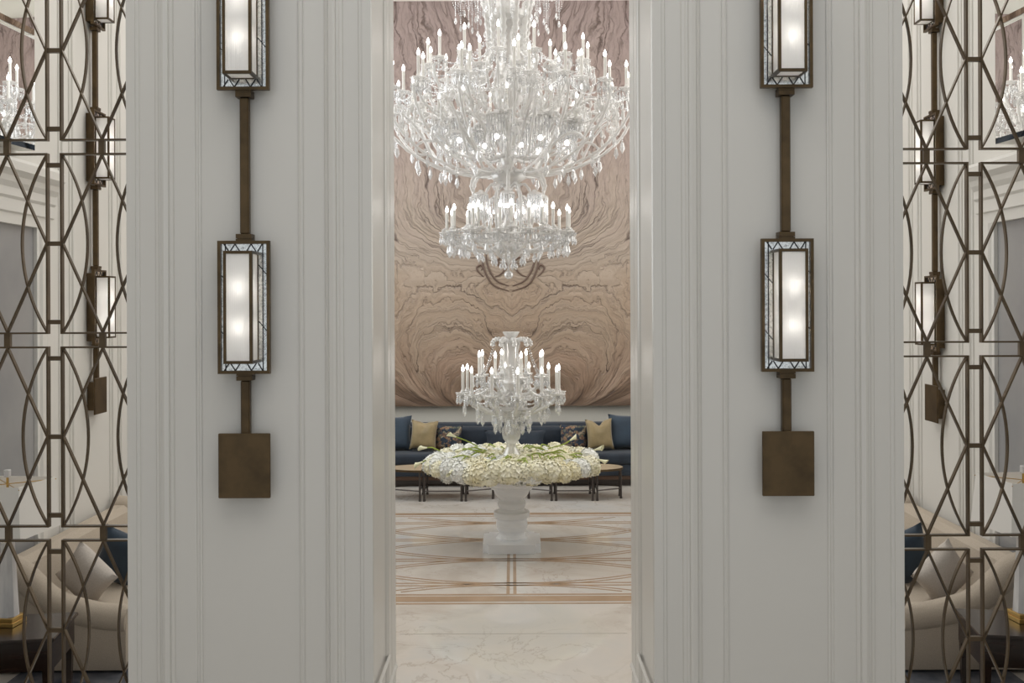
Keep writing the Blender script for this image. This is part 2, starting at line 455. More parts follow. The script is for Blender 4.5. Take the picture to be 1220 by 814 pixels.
# portals in the side walls: grey marble lining, white casing, projecting head
for sgn, nm, dy in ((-1,'left',0.0), (1,'right',-.12)):
    y1 = 7.85+dy
    nb = MB().box(sgn*(WX-.012), sgn*(WX+.0), 6.25+dy, y1, 0, 3.22)
    struct('trim_3' if sgn < 0 else 'trim_4', nb, M['niche'])
    cb = MB()
    cb.prism([(sgn*(WX-a), y) for a, y in ((0,y1),(.04,y1),(.045,y1+.03),(.06,y1+.05),(.06,y1+.12),(.045,y1+.14),(.05,y1+.16),(.05,y1+.20),(0,y1+.20))], 'z', 0, 3.22)
    cb.prism([(sgn*(WX-a), y) for a, y in ((0,6.22+dy),(.05,6.22+dy),(.06,6.08+dy),(0,6.08+dy))], 'z', 0, 3.22)
    cb.prism([(sgn*(WX-a), z) for a, z in ((0,3.22),(.05,3.22),(.055,3.30),(.07,3.31),(.07,3.40),(.085,3.42),(.085,3.48),(.11,3.52),(.12,3.56),(.16,3.60),(.16,3.66),(.13,3.69),(0,3.70))], 'y', 6.08+dy, y1+.24)
    struct('trim_5' if sgn < 0 else 'trim_6', cb, M['paint_room'])
    t = thing('wall_mirror', ('mirror above the marble portal behind the left metal screen' if sgn < 0 else 'mirror above the marble portal behind the right metal screen'), 'mirror', (sgn*(WX-.085), 6.72+dy, 3.78), rz=sgn*math.radians(4.6), group='overdoor mirrors')
    obj('backing_frame', MB().prism([(0 if False else sgn*.002,-.87),(sgn*.002,.875),(sgn*.14,.875),(sgn*.012,-.87)], 'z', 0.0, 2.2), M['paint_room'], t, False)
    for z0, z1 in ((0,.86),(.866,2.2)):
        a, b = -.85, .86
        pm = MB()
        vs = [(-.001,a,z0),(-.001,b,z0),(-.001,b,z1),(-.001,a,z1),(-.022,a+.035,z0+.035),(-.022,b-.035,z0+.035),(-.022,b-.035,z1-.035),(-.022,a+.035,z1-.035)]
        pm.add([(-sgn*-p[0]*1.0 if False else sgn*p[0], p[1], p[2]) for p in vs], [(4,5,6,7),(0,1,5,4),(1,2,6,5),(2,3,7,6),(3,0,4,7),(0,3,2,1)])
        obj('mirror_pane', pm, M['mirror'], t, smooth=False)

# inlaid bands in the marble floor
XC = -.015
fl = MB()
def fbox(x0, x1, y0, y1): fl.box(x0, x1, y0, y1, -.01, .0015)
for y0, y1 in ((9.035,9.075),(8.84,9.005),(8.765,8.80),(12.50,12.62),(12.405,12.435)):
    fbox(-3.4, 3.4, y0, y1)
LY = (9.39, 10.29, 11.17, 12.03)
for y in LY:
    for o in (-.042, .042): fbox(-3.4, 3.4, y+o-.016, y+o+.016)
for a in (-.04, .022): fbox(XC+a-.006, XC+a+.024, 9.075, 12.4)
def arc(cx, cy, R, w):
    n = 120; prev = None
    for i in range(n+1):
        a = 2*PI*i/n
        c, s = math.cos(a), math.sin(a)
        cur = ((cx+(R-w)*c, cy+(R-w)*s), (cx+(R+w)*c, cy+(R+w)*s))
        if prev and all(9.08 < p[1] < 12.40 and abs(p[0]) < 3.4 for p in (*cur, *prev)):
            q = [prev[0], prev[1], cur[1], cur[0]]
            z = .0018
            fl.add([(*p, z) for p in q] + [(*p, -.01) for p in q], [(0,1,2,3),(0,4,5,1),(2,6,7,3),(1,5,6,2),(3,7,4,0)])
        prev = cur
for y in LY:
    for sg in (-1, 1):
        for o in (-.035, .035): arc(XC, y+sg*2.5, 2.5+o, .012)
struct('floor_inlay', fl, M['inlay'])
# thin seam of the threshold slab
struct('floor_seam', MB().box(-.9,.9,7.97,7.976,-.01,.0012), simple('seam_grey', (.36,.33,.29), .4))

# ------------------------------------------------------------------ stone feature panel
def stone_panel():
    W, Z0, Z1, Y = 2.45, 1.06, 7.25, YB-.10
    nx, nz = 200, 300
    vs = []; uv = []
    px = F/15.4
    sm = lambda t: max(0, min(1, t))**2*(3-2*max(0, min(1, t)))
    for j in range(nz+1):
        z = Z0+(Z1-Z0)*j/nz
        q = VY+(H-z)*px
        for i in range(nx+1):
            x = -W+2*W*i/nx
            a = abs(x)*px
            yy = max(494-q, 6.0); xx = a-42-.30*yy
            Rc = (xx*xx+yy*yy)/(2*yy)
            rho = 66*math.log(max(Rc, 5.0))-120
            top = a*1.0+14*math.sin(q/46)*math.exp(-((a-70)/60)**2)
            t1 = sm((q-245)/110)
            f = top*(1-t1)+rho*t1
            # relief: the stone swells into folds near its foot
            d = .07*math.sin(rho/13)*sm((q-350)/100)*min(1, j/12, i/8, (nx-i)/8)
            vs.append((x, -.03*min(1, j/6)-d*.5, z-Z0)); uv.append((f/100, q/100))
    fs = []
    for j in range(nz):
        for i in range(nx):
            k = j*(nx+1)+i
            fs.append((k, k+1, k+nx+2, k+nx+1))
    o = len(vs)
    per = [i for i in range(nx+1)] + [j*(nx+1)+nx for j in range(1, nz+1)] + [nz*(nx+1)+i for i in range(nx-1, -1, -1)] + [j*(nx+1) for j in range(nz-1, 0, -1)]
    for k in per:
        vs.append((vs[k][0], .098, vs[k][2])); uv.append(uv[k])
    n = len(per)
    for i in range(n):
        i2 = (i+1) % n
        fs.append((per[i2], per[i], o+i, o+i2))
    me = bpy.data.meshes.new('stone_panel'); me.from_pydata(vs, [], fs)
    l = me.uv_layers.new(name='UVMap')
    for lp in me.loops: l.data[lp.index].uv = uv[lp.vertex_index]
    me.polygons.foreach_set('use_smooth', [True]*len(me.polygons)); me.set_sharp_from_angle(angle=math.radians(50))
    me.materials.append(M['stone'])
    o = link('stone_panel', me, None, (0, Y, Z0))
    tag(o, 'tall bookmatched brown stone panel with wavy veins on the end wall', 'stone panel')
    # the dark scrolling figure in the stone below the hanging chandelier
    def P(x, q): return (x/px, -.034, (VY-q)/px+H-Z0)
    figs = [[(-34,300),(-33,313),(-29,327),(-20,340),(-2,347)], [(-29,300),(-28,313),(-24,324),(-16,335),(-2,341)], [(-19,330),(-12,327),(-6,320),(-5,312),(-10,307),(-15,310),(-14,316),(-10,317)],
            [(-32,330),(-38,324),(-40,319),(-36,316),(-33,319),(-35,322)]]
    for fgr in figs:
        for s in (-1, 1):
            p = [P(s*x-1.5, q) for x, q in fgr]
            pts = cr(p, 6)
            n = len(pts)
            obj('dark_vein', MB().tube(pts, [.008+.010*math.sin(PI*i/(n-1)) for i in range(n)], 6), M['stone_vein'], o)
stone_panel()

# ------------------------------------------------------------------ wall sconces (out of the wall is local -y)
LN_W, LN_H = .2585, .66
def lantern_meshes():
    w, h, b, d = LN_W/2, LN_H/2, .0155, .085
    fr = MB()
    fr.box(-w, -w+b, -d, -.058, -h, h).box(w-b, w, -d, -.058, -h, h).box(-w+b, w-b, -d, -.058, h-b, h).box(-w+b, w-b, -d, -.058, -h, -h+b)
    fr.box(-w+b, w-b, -.0625, -.058, -h+b, h-b).box(-w+.03, w-.03, -.058, -.001, -h+.03, h-.03)
    fr.box(-.04, .04, -.075, -.015, h, h+.010).box(-.032, .032, -.070, -.02, h+.010, h+.012).box(-.039, .039, -.078, -.012, h+.012, h+.034)
    fr.box(-.04, .04, -.075, -.015, -h-.010, -h).box(-.039, .039, -.078, -.012, -h-.034, -h-.012).box(-.032, .032, -.070, -.02, -h-.012, -h-.010)
    mi = MB().box(-w+b, w-b, -.070, -.063, -h+b, h-b)
    ld = MB()
    zz = h-b
    sw, sh = .0708, .2745
    for s in (-1, 1):
        za, zb = s*zz, s*(sh+.002)
        for xa, xb in ((-.10,-.075),(-.045,-.07),(-.045,-.02),(.035,.012),(.035,.06),(.09,.068)):
            ld.bar((xa, za), (xb, zb), .0055, -.0725, -.0702)
    for s in (-1, 1):
        for z in (-.12, .16):
            ld.bar((s*(w-b), z), (s*(sw+.002), z+.05*s), .004, -.0722, -.0702)
        ld.bar((s*(sw+.022), -zz), (s*(sw+.022), zz), .005, -.0722, -.0702)
    y0, y1 = -.0705, -.192
    sf = MB()
    p = .0145
    for x0, x1 in ((-sw, -sw+p), (sw-p, sw)):
        sf.box(x0, x1, y1, y1+p, -sh, sh)
        sf.box(x0, x1, y0-.008, y0-.0002, -sh, sh)
        for z0, z1 in ((-sh, -sh+p), (sh-p, sh)):
            sf.box(x0, x1, y1+p, y0-.008, z0, z1)
    for z0, z1 in ((-sh, -sh+p), (sh-p, sh)):
        sf.box(-sw+p, sw-p, y1, y1+p, z0, z1)
        sf.box(-sw+p, sw-p, y0-.008, y0-.0002, z0, z1)
    g = {}
    g['glass_front'] = MB().box(-sw+p, sw-p, y1+.004, y1+.0045, -sh+p, sh-p)
    g['glass_side_a'] = MB().box(-sw+.004, -sw+.0045, y1+p, y0-.008, -sh+p, sh-p)
    g['glass_side_b'] = MB().box(sw-.0045, sw-.004, y1+p, y0-.008, -sh+p, sh-p)
    g['glass_end_a'] = MB().box(-sw+p, sw-p, y1+p, y0-.008, -sh+.004, -sh+.0045)
    g['glass_end_b'] = MB().box(-sw+p, sw-p, y1+p, y0-.008, sh-.0045, sh-.004)
    bl = []
    for z in (-.098, .098):
        bl.append(MB().lathe([(0,-.04),(.010,-.037),(.014,-.026),(.015,0),(.014,.026),(.010,.037),(0,.04)], 10, (0, -.145, z)))
    return (fr.mesh('lantern', M['bronze']), mi.mesh('mirror_panel', M['antique']), ld.mesh('leading', M['leading'], False),
            sf.mesh('shade_frame', M['bronze'], False), {k: v.mesh('glass_pane', M['ribbed'], False) for k, v in g.items()}, [x.mesh('bulb', M['tube_bulb']) for x in bl])
LM = lantern_meshes()
SP = 1.408
def sconce(label, loc, rz, n):
    t = thing('wall_sconce', label, 'wall lamp', loc, rz, 'bronze lantern sconces')
    for k in range(n):
        z = k*SP
        l = link('lantern', LM[0], t, (0,0,z))
        link('mirror_panel', LM[1], l); link('leading', LM[2], l)
        link('shade_frame', LM[3], l)
        for kk, gm in LM[4].items(): link('glass_pane', gm, l)
        for bm_ in LM[5]: link('bulb', bm_, l)
        rd = MB().rbox(-.0225, .0225, -.064, -.022, z+LN_H/2+.034, z+SP-LN_H/2-.034, .006, 1)
        if k == n-1 and n > 2: rd = None
        if rd: obj('rod', rd, M['bronze'], t)
    obj('rod', MB().rbox(-.0225, .0225, -.064, -.022, -.66, -LN_H/2-.034, .006, 1), M['bronze'], t)
    bp = obj('mounting_plate', MB().rbox(-.1285, .1285, -.085, -.070, -.946, -.625, .003, 1), M['bronze'], t)
    obj('mounting_box', MB().box(-.095, .095, -.0698, -.001, -.91, -.66), M['bronze'], bp)
    return t
sconce('bronze two-lantern wall sconce on the panelled pier left of the opening', (-1.329, 5.07, 2.596), 0, 2)
sconce('bronze two-lantern wall sconce on the panelled pier right of the opening', (1.366, 5.07, 2.596), 0, 2)
sconce('bronze lantern sconce above the beige sofa seen through the left metal screen', (-WX+.0005, 8.95, 2.60), PI/2, 3)
sconce('bronze lantern sconce above the beige sofa seen through the right metal screen', (WX-.0005, 8.80, 2.515), -PI/2, 3)

# ------------------------------------------------------------------ metal lattice screens
def screen(sgn, xc, zr, label):
    Y = 5.5; pw, ph = .518, 1.054; gp = .068
    cw, chh = pw-gp, ph-gp
    t = thing('lattice_screen', label, 'metal screen', (xc, Y, 0), group='bronze lattice screens')
    y0, y1 = -.016, .016; w = .0095
    hw, hh = cw/2, chh/2
    a, b = hw-w/2, hh-w/2
    fr = MB().bar((-hw,-b),(hw,-b),w,y0,y1).bar((-hw,b),(hw,b),w,y0,y1).bar((-a,-hh+w),(-a,hh-w),w,y0,y1).bar((a,-hh+w),(a,hh-w),w,y0,y1)
    fm = fr.mesh('lattice_panel', M['bronze_dark'], False)
    ia, ib = hw-w, hh-w
    dm = MB().bar((-ia,0),(0,ib),w*.9,y0+.003,y1-.003).bar((0,ib),(ia,0),w*.9,y0+.003,y1-.003).bar((ia,0),(0,-ib),w*.9,y0+.003,y1-.003).bar((0,-ib),(-ia,0),w*.9,y0+.003,y1-.003).mesh('diamond_bars', M['bronze_dark'], False)
    bul = .135
    R = (ib*ib+bul*bul)/(2*bul); cx = -ia+bul-R; th = math.asin(ib/R)
    def arcm(s):
        pts = [(s*(cx+R*math.cos(th*(i/12-1))), R*math.sin(th*(i/12-1))) for i in range(25)]
        return MB().strip(pts, w*.8, y0+.004, y1-.004).mesh('curved_bar', M['bronze_dark'], True, 40)
    am = [arcm(1), arcm(-1)]
    vb = MB().box(-gp/2, gp/2, y0+.004, y1-.004, -.012, .012).mesh('link_block', M['bronze_dark'], False)
    nb = MB().box(-.016, .016, y0+.004, y1-.004, -gp/2, gp/2).mesh('link_block', M['bronze_dark'], False)
    obj('base_rail', MB().box(sgn*(-1.0*pw), sgn*2.0*pw, -.016, .016, 0, zr-2*ph+gp/2), M['bronze_dark'], t, False)
    cols = [sgn*(-.5+k)*pw for k in range(0, 4)] if False else [sgn*k*pw for k in (-.5, .5, 1.5)]
    rows = [zr+(k+.5)*ph for k in (-2, -1, 0, 1, 2)]
    for x in cols:
        for z in rows:
            if z+hh > 5.28: continue
            lo = z-hh
            p = link('lattice_panel', fm, t, (x, 0, z))
            link('diamond_bars', dm, p)
            for m_ in am: link('curved_bar', m_, p)
    for x in cols[:2] if True else cols:
        xx = x+sgn*pw/2
        for z in rows:
            if z+hh > 5.28: continue
            for dz in (0, -ph/2+gp/2+.065, ph/2-gp/2-.065):
                link('link_block', vb, t, (xx, 0, z+dz))
    for x in cols:
        for k in range(-1, 3):
            z = zr+k*ph
            if z+ph > 5.3: continue
            link('link_block', nb, t, (x, 0, z))
    return t
screen(-1, -2.494, 2.420, 'bronze lattice screen of diamonds and arcs left of the left pier')
screen(1, 2.523, 2.352, 'bronze lattice screen of diamonds and arcs right of the right pier')

# ------------------------------------------------------------------ crystal building blocks
def rope(path, r, amp=.22, per=2):
    return [r*(1+amp*math.cos(i*PI*2/per/1.5)) for i in range(len(path))]
def arm_mesh(prof, r, k=7, name='arm'):
    pts = [Vector((p[0], 0, p[1])) for p in prof]
    path = cr(pts, k)
    return MB().tube(path, rope(path, r), 8).mesh(name, M['crystal'], True, 60)
def candle_mesh(l=.22, r=.0155):
    return MB().lathe([(r*1.25,0),(r*1.25,.012),(r,.016),(r,l),(r*.7,l+.004),(0,l+.004)], 10).mesh('candle', M['candle'])
def bulb_mesh(l, s=1.0):
    return MB().lathe([(.008*s,l+.002),(.015*s,l+.014),(.0175*s,l+.026),(.014*s,l+.044),(.007*s,l+.06),(0,l+.075)], 10).mesh('bulb', M['bulb'])
def pan_mesh(r=.075):
    sq = lambda a, z: 1+.13*math.cos(8*a)
    mb = MB().lathe([(.0,-.035),(.02,-.03),(.022,-.012),(.03,-.006),(r*.7,.0),(r,.016),(r*.96,.022),(r*.6,.010),(.026,.012),(.024,.034),(.019,.038),(0,.038)], 16, squash=lambda a, z: (1+.13*math.cos(8*a)) if z > -.004 and z < .03 else 1)
    return mb.mesh('drip_pan', M['crystal'], True, 50)
def fringe_mesh(r=.07, n=8, l=.085, two=True):
    mb = MB()
    for k in range(n):
        a = 2*PI*k/n+.2
        x, y = r*math.cos(a), r*math.sin(a)
        mb.bead(x, y, -.002, .010)
        if two: mb.bead(x, y, -.022, .009)
        mb.drop(x, y, -.033 if two else -.012, l, .0145, 6)
    return mb.mesh('drop_fringe', M['crystal_clear'], False)
def chain_mesh(p, q, sag, n, r=.012, name='bead_chain'):
    mb = MB()
    for i in range(n):
        t = i/(n-1)
        x = p[0]+(q[0]-p[0])*t; y = p[1]+(q[1]-p[1])*t
        z = p[2]+(q[2]-p[2])*t - sag*4*t*(1-t)
        mb.bead(x, y, z, r*(1.0 if i % 3 else 1.4))
    return mb.mesh(name, M['crystal_clear'], False)
def lustre_mesh(r, l, n=16):
    """a dome cap with a curtain of long prisms"""
    cap = MB().lathe([(0,.05),(.02,.048),(.03,.03),(r*.8,.018),(r,.0),(r*.95,-.012),(r*.7,0),(0,.004)], 14).mesh('prism_shade', M['crystal'], True, 50)
    cur = MB()
    for k in range(n):
        a = 2*PI*k/n
        x, y = r*.93*math.cos(a), r*.93*math.sin(a)
        ll = l*(1-.12*(k % 2))
        cur.tube([(x,y,-.008),(x,y,-ll*.9),(x,y,-ll)], [.0075,.0075,.002], 5)
    return cap, cur.mesh('prism_fringe', M['crystal_clear'], False)
def stem_obj(name, prof, parent, n=20, m='crystal', sq=None):
    return obj(name, MB().lathe(prof, n, squash=sq), M[m], parent, True, 55)

CAN = candle_mesh(.20); CANB = bulb_mesh(.20)
PAN = pan_mesh(.078); FRG = fringe_mesh(.072, 9, .085)
def ring(t, n, R, z, armm, a0=0.0, can=CAN, bulb=CANB, pan=PAN, frg=FRG, jit=0.0):
    for k in range(n):
        a = a0+2*PI*k/n
        if armm: link('arm', armm, t, rz=a)
        x, y = R*math.cos(a), R*math.sin(a)
        p = link('drip_pan', pan, t, (x, y, z), a)
        if frg: link('drop_fringe', frg, p)
        c = link('candle', can, t, (x, y, z+.034), a)
        link('bulb', bulb, c)

# ------------------------------------------------------------------ the great hanging chandelier
CX, CY = -.035, 10.83
def big_chandelier():
    t = thing('crystal_chandelier', 'huge many-tiered crystal chandelier with candle lights hanging over the flower urn', 'chandelier', (CX, CY, H))
    # local z is height above the eye line
    stem_obj('stem', [(.02,ZC-H-.06),(.02,3.45),(.06,3.42),(.11,3.38),(.10,3.30),(.05,3.24),(.05,3.12),(.10,3.08),(.115,3.0),(.06,2.95),(.045,2.9),(.06,2.83),(.045,2.76),(.06,2.70),(.05,2.6),(.09,2.5),(.12,2.4),(.16,2.3),(.17,2.2),(.10,2.12),(.07,2.05),(.10,1.98),(.13,1.9),(.13,1.82),(.06,1.76),(.05,1.7),(.075,1.62),(.09,1.56),(.06,1.5),(.10,1.47),(.17,1.44),(.19,1.40),(.17,1.35),(.11,1.31),(.05,1.28),(.04,1.22),(.06,1.16),(.075,1.1),(.055,1.02),(.04,.96),(.05,.9),(.08,.84),(.09,.78),(.06,.72),(.10,.68),(.16,.64),(.17,.60),(.14,.55),(.08,.50),(.03,.47),(.012,.44),(.012,.38)], t)
    obj('canopy', MB().lathe([(.30,ZC-H-.001),(.30,ZC-H-.03),(.2,ZC-H-.06),(.04,ZC-H-.10)], 24), M['crystal'], t)
    obj('ball_finial', MB().ball((0,0,.33), .048, 16, 10), M['crystal_clear'], t)
    # tall flaring rods of the upper cage
    cage = arm_mesh([(.36,3.52),(.29,3.36),(.235,3.2),(.215,3.02),(.20,2.86),(.205,2.74),(.24,2.62),(.31,2.5),(.36,2.38)], .034, 6, 'cage_rod')
    for k in range(10): link('cage_rod', cage, t, rz=2*PI*k/10+.1)
    obj('cage_collar', MB().lathe([(.19,3.16),(.225,3.14),(.225,3.08),(.19,3.05),(.08,3.05),(.08,3.16)], 20), M['crystal'], t)
    # crown above the frame edge whose strings of beads hang into view
    crown = arm_mesh([(.08,3.32),(.25,3.42),(.45,3.50),(.58,3.44),(.56,3.36)], .018, 5, 'crown_arm')
    for k in range(12):
        a = 2*PI*k/12
        link('crown_arm', crown, t, rz=a)
        for rr, ln in ((.56,.32),(.42,.36),(.32,.28)):
            mb = MB()
            nb = int(ln/.02)
            for i in range(nb): mb.bead(rr, .0, 3.40-i*.02, .009)
            mb.drop(rr, 0, 3.40-nb*.02, .08, .018)
            for s in (-1, 1):
                for i in range(9):
                    tt = i/8; mb.bead(rr+s*.03*math.sin(PI*tt), 0, 3.36-tt*.2, .007)
            link('bead_chain', mb.mesh('bead_chain', M['crystal_clear'], False), t, rz=a+.12)
    # tier A - the wide bowl of arms
    A = arm_mesh([(.10,1.44),(.35,1.41),(.65,1.46),(.95,1.58),(1.18,1.76),(1.32,1.96),(1.36,2.12),(1.30,2.19)], .0165, 6)
    A2 = arm_mesh([(.55,2.02),(.72,1.92),(.92,1.93),(1.08,2.02),(1.17,2.13),(1.13,2.21)], .015, 6)
    ring(t, 16, 1.30, 2.22, A, .05)
    ring(t, 12, 1.12, 2.24, A2, .19)
    # tier B - upper ring
    B = arm_mesh([(.10,1.88),(.30,1.82),(.55,1.88),(.76,2.08),(.90,2.32),(.93,2.45),(.86,2.5)], .016, 6)
    ring(t, 15, .86, 2.53, B, .0)
    B2 = arm_mesh([(.10,2.05),(.30,2.0),(.46,2.1),(.56,2.28),(.58,2.40),(.54,2.46)], .016, 6)
    ring(t, 8, .53, 2.48, B2, .21)
    # inner low candles and the prism lustres
    D = arm_mesh([(.08,1.60),(.3,1.58),(.56,1.66),(.74,1.78),(.80,1.86),(.76,1.92)], .018, 6)
    ring(t, 10, .76, 1.94, D, .3)
    cap, cur = lustre_mesh(.105, .36, 18)
    lb = MB().ball((0,0,-.22), .028, 10, 6).mesh('bulb', M['bulb'])
    for k in range(9):
        a = 2*PI*k/9+.35
        for R, z in ((.66, 1.93),):
            c = link('prism_shade', cap, t, (R*math.cos(a), R*math.sin(a), z), a)
            link('prism_fringe', cur, c); link('bulb', lb, c)
    for k in range(5):
        a = 2*PI*k/5+.1
        c = link('prism_shade', cap, t, (.33*math.cos(a), .33*math.sin(a), 1.90), a)
        link('prism_fringe', cur, c); link('bulb', lb, c)
    # scrolls standing on the arms
    sc = arm_mesh([(.42,1.44),(.55,1.62),(.72,1.74),(.88,1.76),(.98,1.70),(.97,1.62),(.90,1.61),(.88,1.67)], .016, 6, 'scroll')
    sc2 = arm_mesh([(.25,2.0),(.45,2.12),(.62,2.32),(.64,2.48),(.56,2.54),(.50,2.47),(.55,2.42)], .016, 6, 'scroll')
    sc3 = arm_mesh([(.80,1.52),(.95,1.80),(1.10,1.98),(1.22,2.0),(1.26,1.93),(1.20,1.88),(1.15,1.92)], .015, 6, 'scroll')
    sc4 = arm_mesh([(.30,1.60),(.5,1.80),(.7,2.0),(.95,2.12),(1.08,2.06),(1.06,1.97),(.99,1.98)], .015, 6, 'scroll')
    for k in range(8):
        link('scroll', sc, t, rz=2*PI*k/8+.11); link('scroll', sc3, t, rz=2*PI*k/8+.26)
        link('scroll', sc2, t, rz=2*PI*k/8+.06); link('scroll', sc4, t, rz=2*PI*k/8+.31); link('scroll', sc2, t, rz=2*PI*k/8+.45)
    # bead chains: swags down from the cage and between the pans
    for k in range(16):
        a = 2*PI*k/16+.05; a1 = a+2*PI/16
        link('bead_chain', chain_mesh((.24,0,2.62),(1.28,0,2.24), .22, 46, .012), t, rz=a)
        link('bead_chain', chain_mesh((1.30*math.cos(a),1.30*math.sin(a),2.2),(1.30*math.cos(a1),1.30*math.sin(a1),2.2), .14, 22, .011), t)
    for k in range(15):
        a = 2*PI*k/15; a1 = a+2*PI/15
        link('bead_chain', chain_mesh((.86*math.cos(a),.86*math.sin(a),2.5),(.86*math.cos(a1),.86*math.sin(a1),2.5), .16, 18, .011), t)
        link('bead_chain', chain_mesh((.2,0,2.9),(.84,0,2.52), .14, 30, .011), t, rz=a)
    # large pendants hanging beneath the arms
    pend = MB().bead(0,0,-.01,.014).bead(0,0,-.036,.011).drop(0,0,-.046,.13,.028).mesh('crystal_pendant', M['crystal_clear'], False)
    for k in range(36):
        a = 2*PI*k/36+.05
        for R, z in ((1.22,1.78),(.98,1.58)) if k % 2 else ((.72,1.48),):
            link('crystal_pendant', pend, t, (R*math.cos(a), R*math.sin(a), z), a)
    # loose strings of small drops filling the bowl of arms
    mb = MB(); rng = random.Random(3)
    for k in range(430):
        a = rng.uniform(0, 2*PI); R = .25+1.05*math.sqrt(rng.random())
        lo = 1.44+.42*max(0, (R-.3)/1.0)**1.8; hi = min(2.55, 2.15+.45*(1.3-R))
        z = rng.uniform(max(lo+.1, 1.98), hi) if k % 6 else rng.uniform(lo+.12, 2.0)
        x, y = R*math.cos(a), R*math.sin(a)
        mb.bead(x, y, z, .012); mb.bead(x, y, z-.024, .010); mb.bead(x, y, z-.045, .010)
        mb.drop(x, y, z-.055, rng.uniform(.06,.11), rng.uniform(.016,.024))
    fo = obj('drop_fringe', mb, M['crystal'], t, False); fo['kind'] = 'stuff'

    # the lower basket
    arch = arm_mesh([(.08,1.34),(.16,1.42),(.29,1.45),(.40,1.38),(.45,1.26),(.42,1.20)], .019, 6)
    arch2 = arm_mesh([(.08,1.28),(.18,1.30),(.25,1.18),(.27,1.0),(.24,.82),(.18,.68)], .016, 6)
    for k in range(12):
        link('arm', arch if k % 2 else arch2, t, rz=2*PI*k/12)
    cap2, cur2 = lustre_mesh(.078, .28, 16)
    lb2 = MB().ball((0,0,-.13), .024, 10, 6).mesh('bulb', M['bulb'])
    for k in range(7):
        a = 2*PI*k/7+.2
        c = link('prism_shade', cap2, t, (.36*math.cos(a), .36*math.sin(a), 1.17), a)
        link('prism_fringe', cur2, c); link('bulb', lb2, c)
    L = arm_mesh([(.10,.64),(.25,.58),(.45,.60),(.60,.66),(.70,.74),(.70,.80),(.66,.82)], .015, 6)
    L2 = arm_mesh([(.08,.74),(.20,.68),(.34,.70),(.46,.78),(.47,.85),(.43,.87)], .018, 6)
    ring(t, 14, .66, .76, L, .10)
    ring(t, 7, .43, .80, L2, .3)
    obj('lower_ring', MB().tube([(.64*math.cos(2*PI*i/48), .64*math.sin(2*PI*i/48), .735) for i in range(49)], .010, 6), M['crystal'], t)
    for k in range(28):
        a = 2*PI*k/28+.1
        link('crystal_pendant', pend, t, (.64*math.cos(a), .64*math.sin(a), .69), a)
    mb = MB()
    for R, z, n, l in ((.48,.60,16,.085),(.32,.56,12,.085),(.17,.53,10,.10),(.08,.47,6,.08)):
        for k in range(n):
            a = 2*PI*k/n; x, y = R*math.cos(a), R*math.sin(a)
            mb.bead(x,y,z,.012); mb.drop(x, y, z-.014, l, .02)
    fo = obj('drop_fringe', mb, M['crystal_clear'], t, False); fo['kind'] = 'stuff'
    for k in range(14):
        a = 2*PI*k/14+.1; a1 = a+2*PI/14
        link('bead_chain', chain_mesh((.66*math.cos(a),.66*math.sin(a),.76),(.66*math.cos(a1),.66*math.sin(a1),.76), .08, 16, .011), t)
        link('bead_chain', chain_mesh((.10,0,1.26),(.64,0,.80), .12, 26, .010), t, rz=a)
    return t
big_chandelier()

# ------------------------------------------------------------------ urn, flowers, candelabra
UX, UY = -.012, 10.83
def urn():
    t = thing('pedestal_urn', 'white marble pedestal urn standing on the inlaid floor', 'urn', (UX, UY, 0))
    a, c = .305, .058
    pl_ = [(-a,-a+c),(-a+.015,-a+c),(-a+c*.9,-a+c*.9),(-a+c,-a+.015),(-a+c,-a),(a-c,-a),(a-c,-a+.015),(a-c*.9,-a+c*.9),(a-.015,-a+c),(a,-a+c),(a,a-c),(a-.015,a-c),(a-c*.9,a-c*.9),(a-c,a-.015),(a-c,a),(-a+c,a),(-a+c,a-.015),(-a+c*.9,a-c*.9),(-a+.015,a-c),(-a,a-c)]
    obj('plinth', MB().prism(pl_, 'z', 0, .095), M['urn'], t, False)
    def Z(q): return H-(q-VY)/110.8
    pr_ = [(20.5,648.5),(20.5,641.5),(18.2,641),(18.2,639.5),(16.2,638),(15.0,635.5),(15.2,633.5),(17.4,630),(18.4,625),(18,620),(16.6,617),(17.6,615.8),(20.4,615.4),(20.9,613.5),(20.9,610.5),(20.3,609),(17.2,608.6),(15.2,607),(14.2,605),(15.6,603.6),(16.6,601),(16.4,598.5),(14.6,596.6),(13.4,595),(13.8,593.6),(16.5,591.5),(19.6,588),(20.8,584.5),(20.9,582.4),(24,582),(24.6,580),(24.4,578.5),(27,577.5),(29.5,576),(31.5,573.5),(32.5,571)]
    body = [(r/110.8*1.02, max(Z(q), .0951)) for r, q in pr_]
    obj('pedestal', MB().lathe(body+[(.27,body[-1][1]+.012),(.0,body[-1][1]+.012)], 40), M['urn'], t, True, 16)
urn()
FZ = .745
fo = obj('floral_foam', MB().lathe([(.0,FZ+.001),(.26,FZ+.001),(.5,FZ+.09),(.74,FZ+.13),(.77,FZ+.16),(.6,FZ+.19),(.0,FZ+.205)], 28, (UX, UY, 0)), M['foam'])
tag(fo, 'pale floral foam bed filling the top of the marble urn under the blooms', 'floral foam')

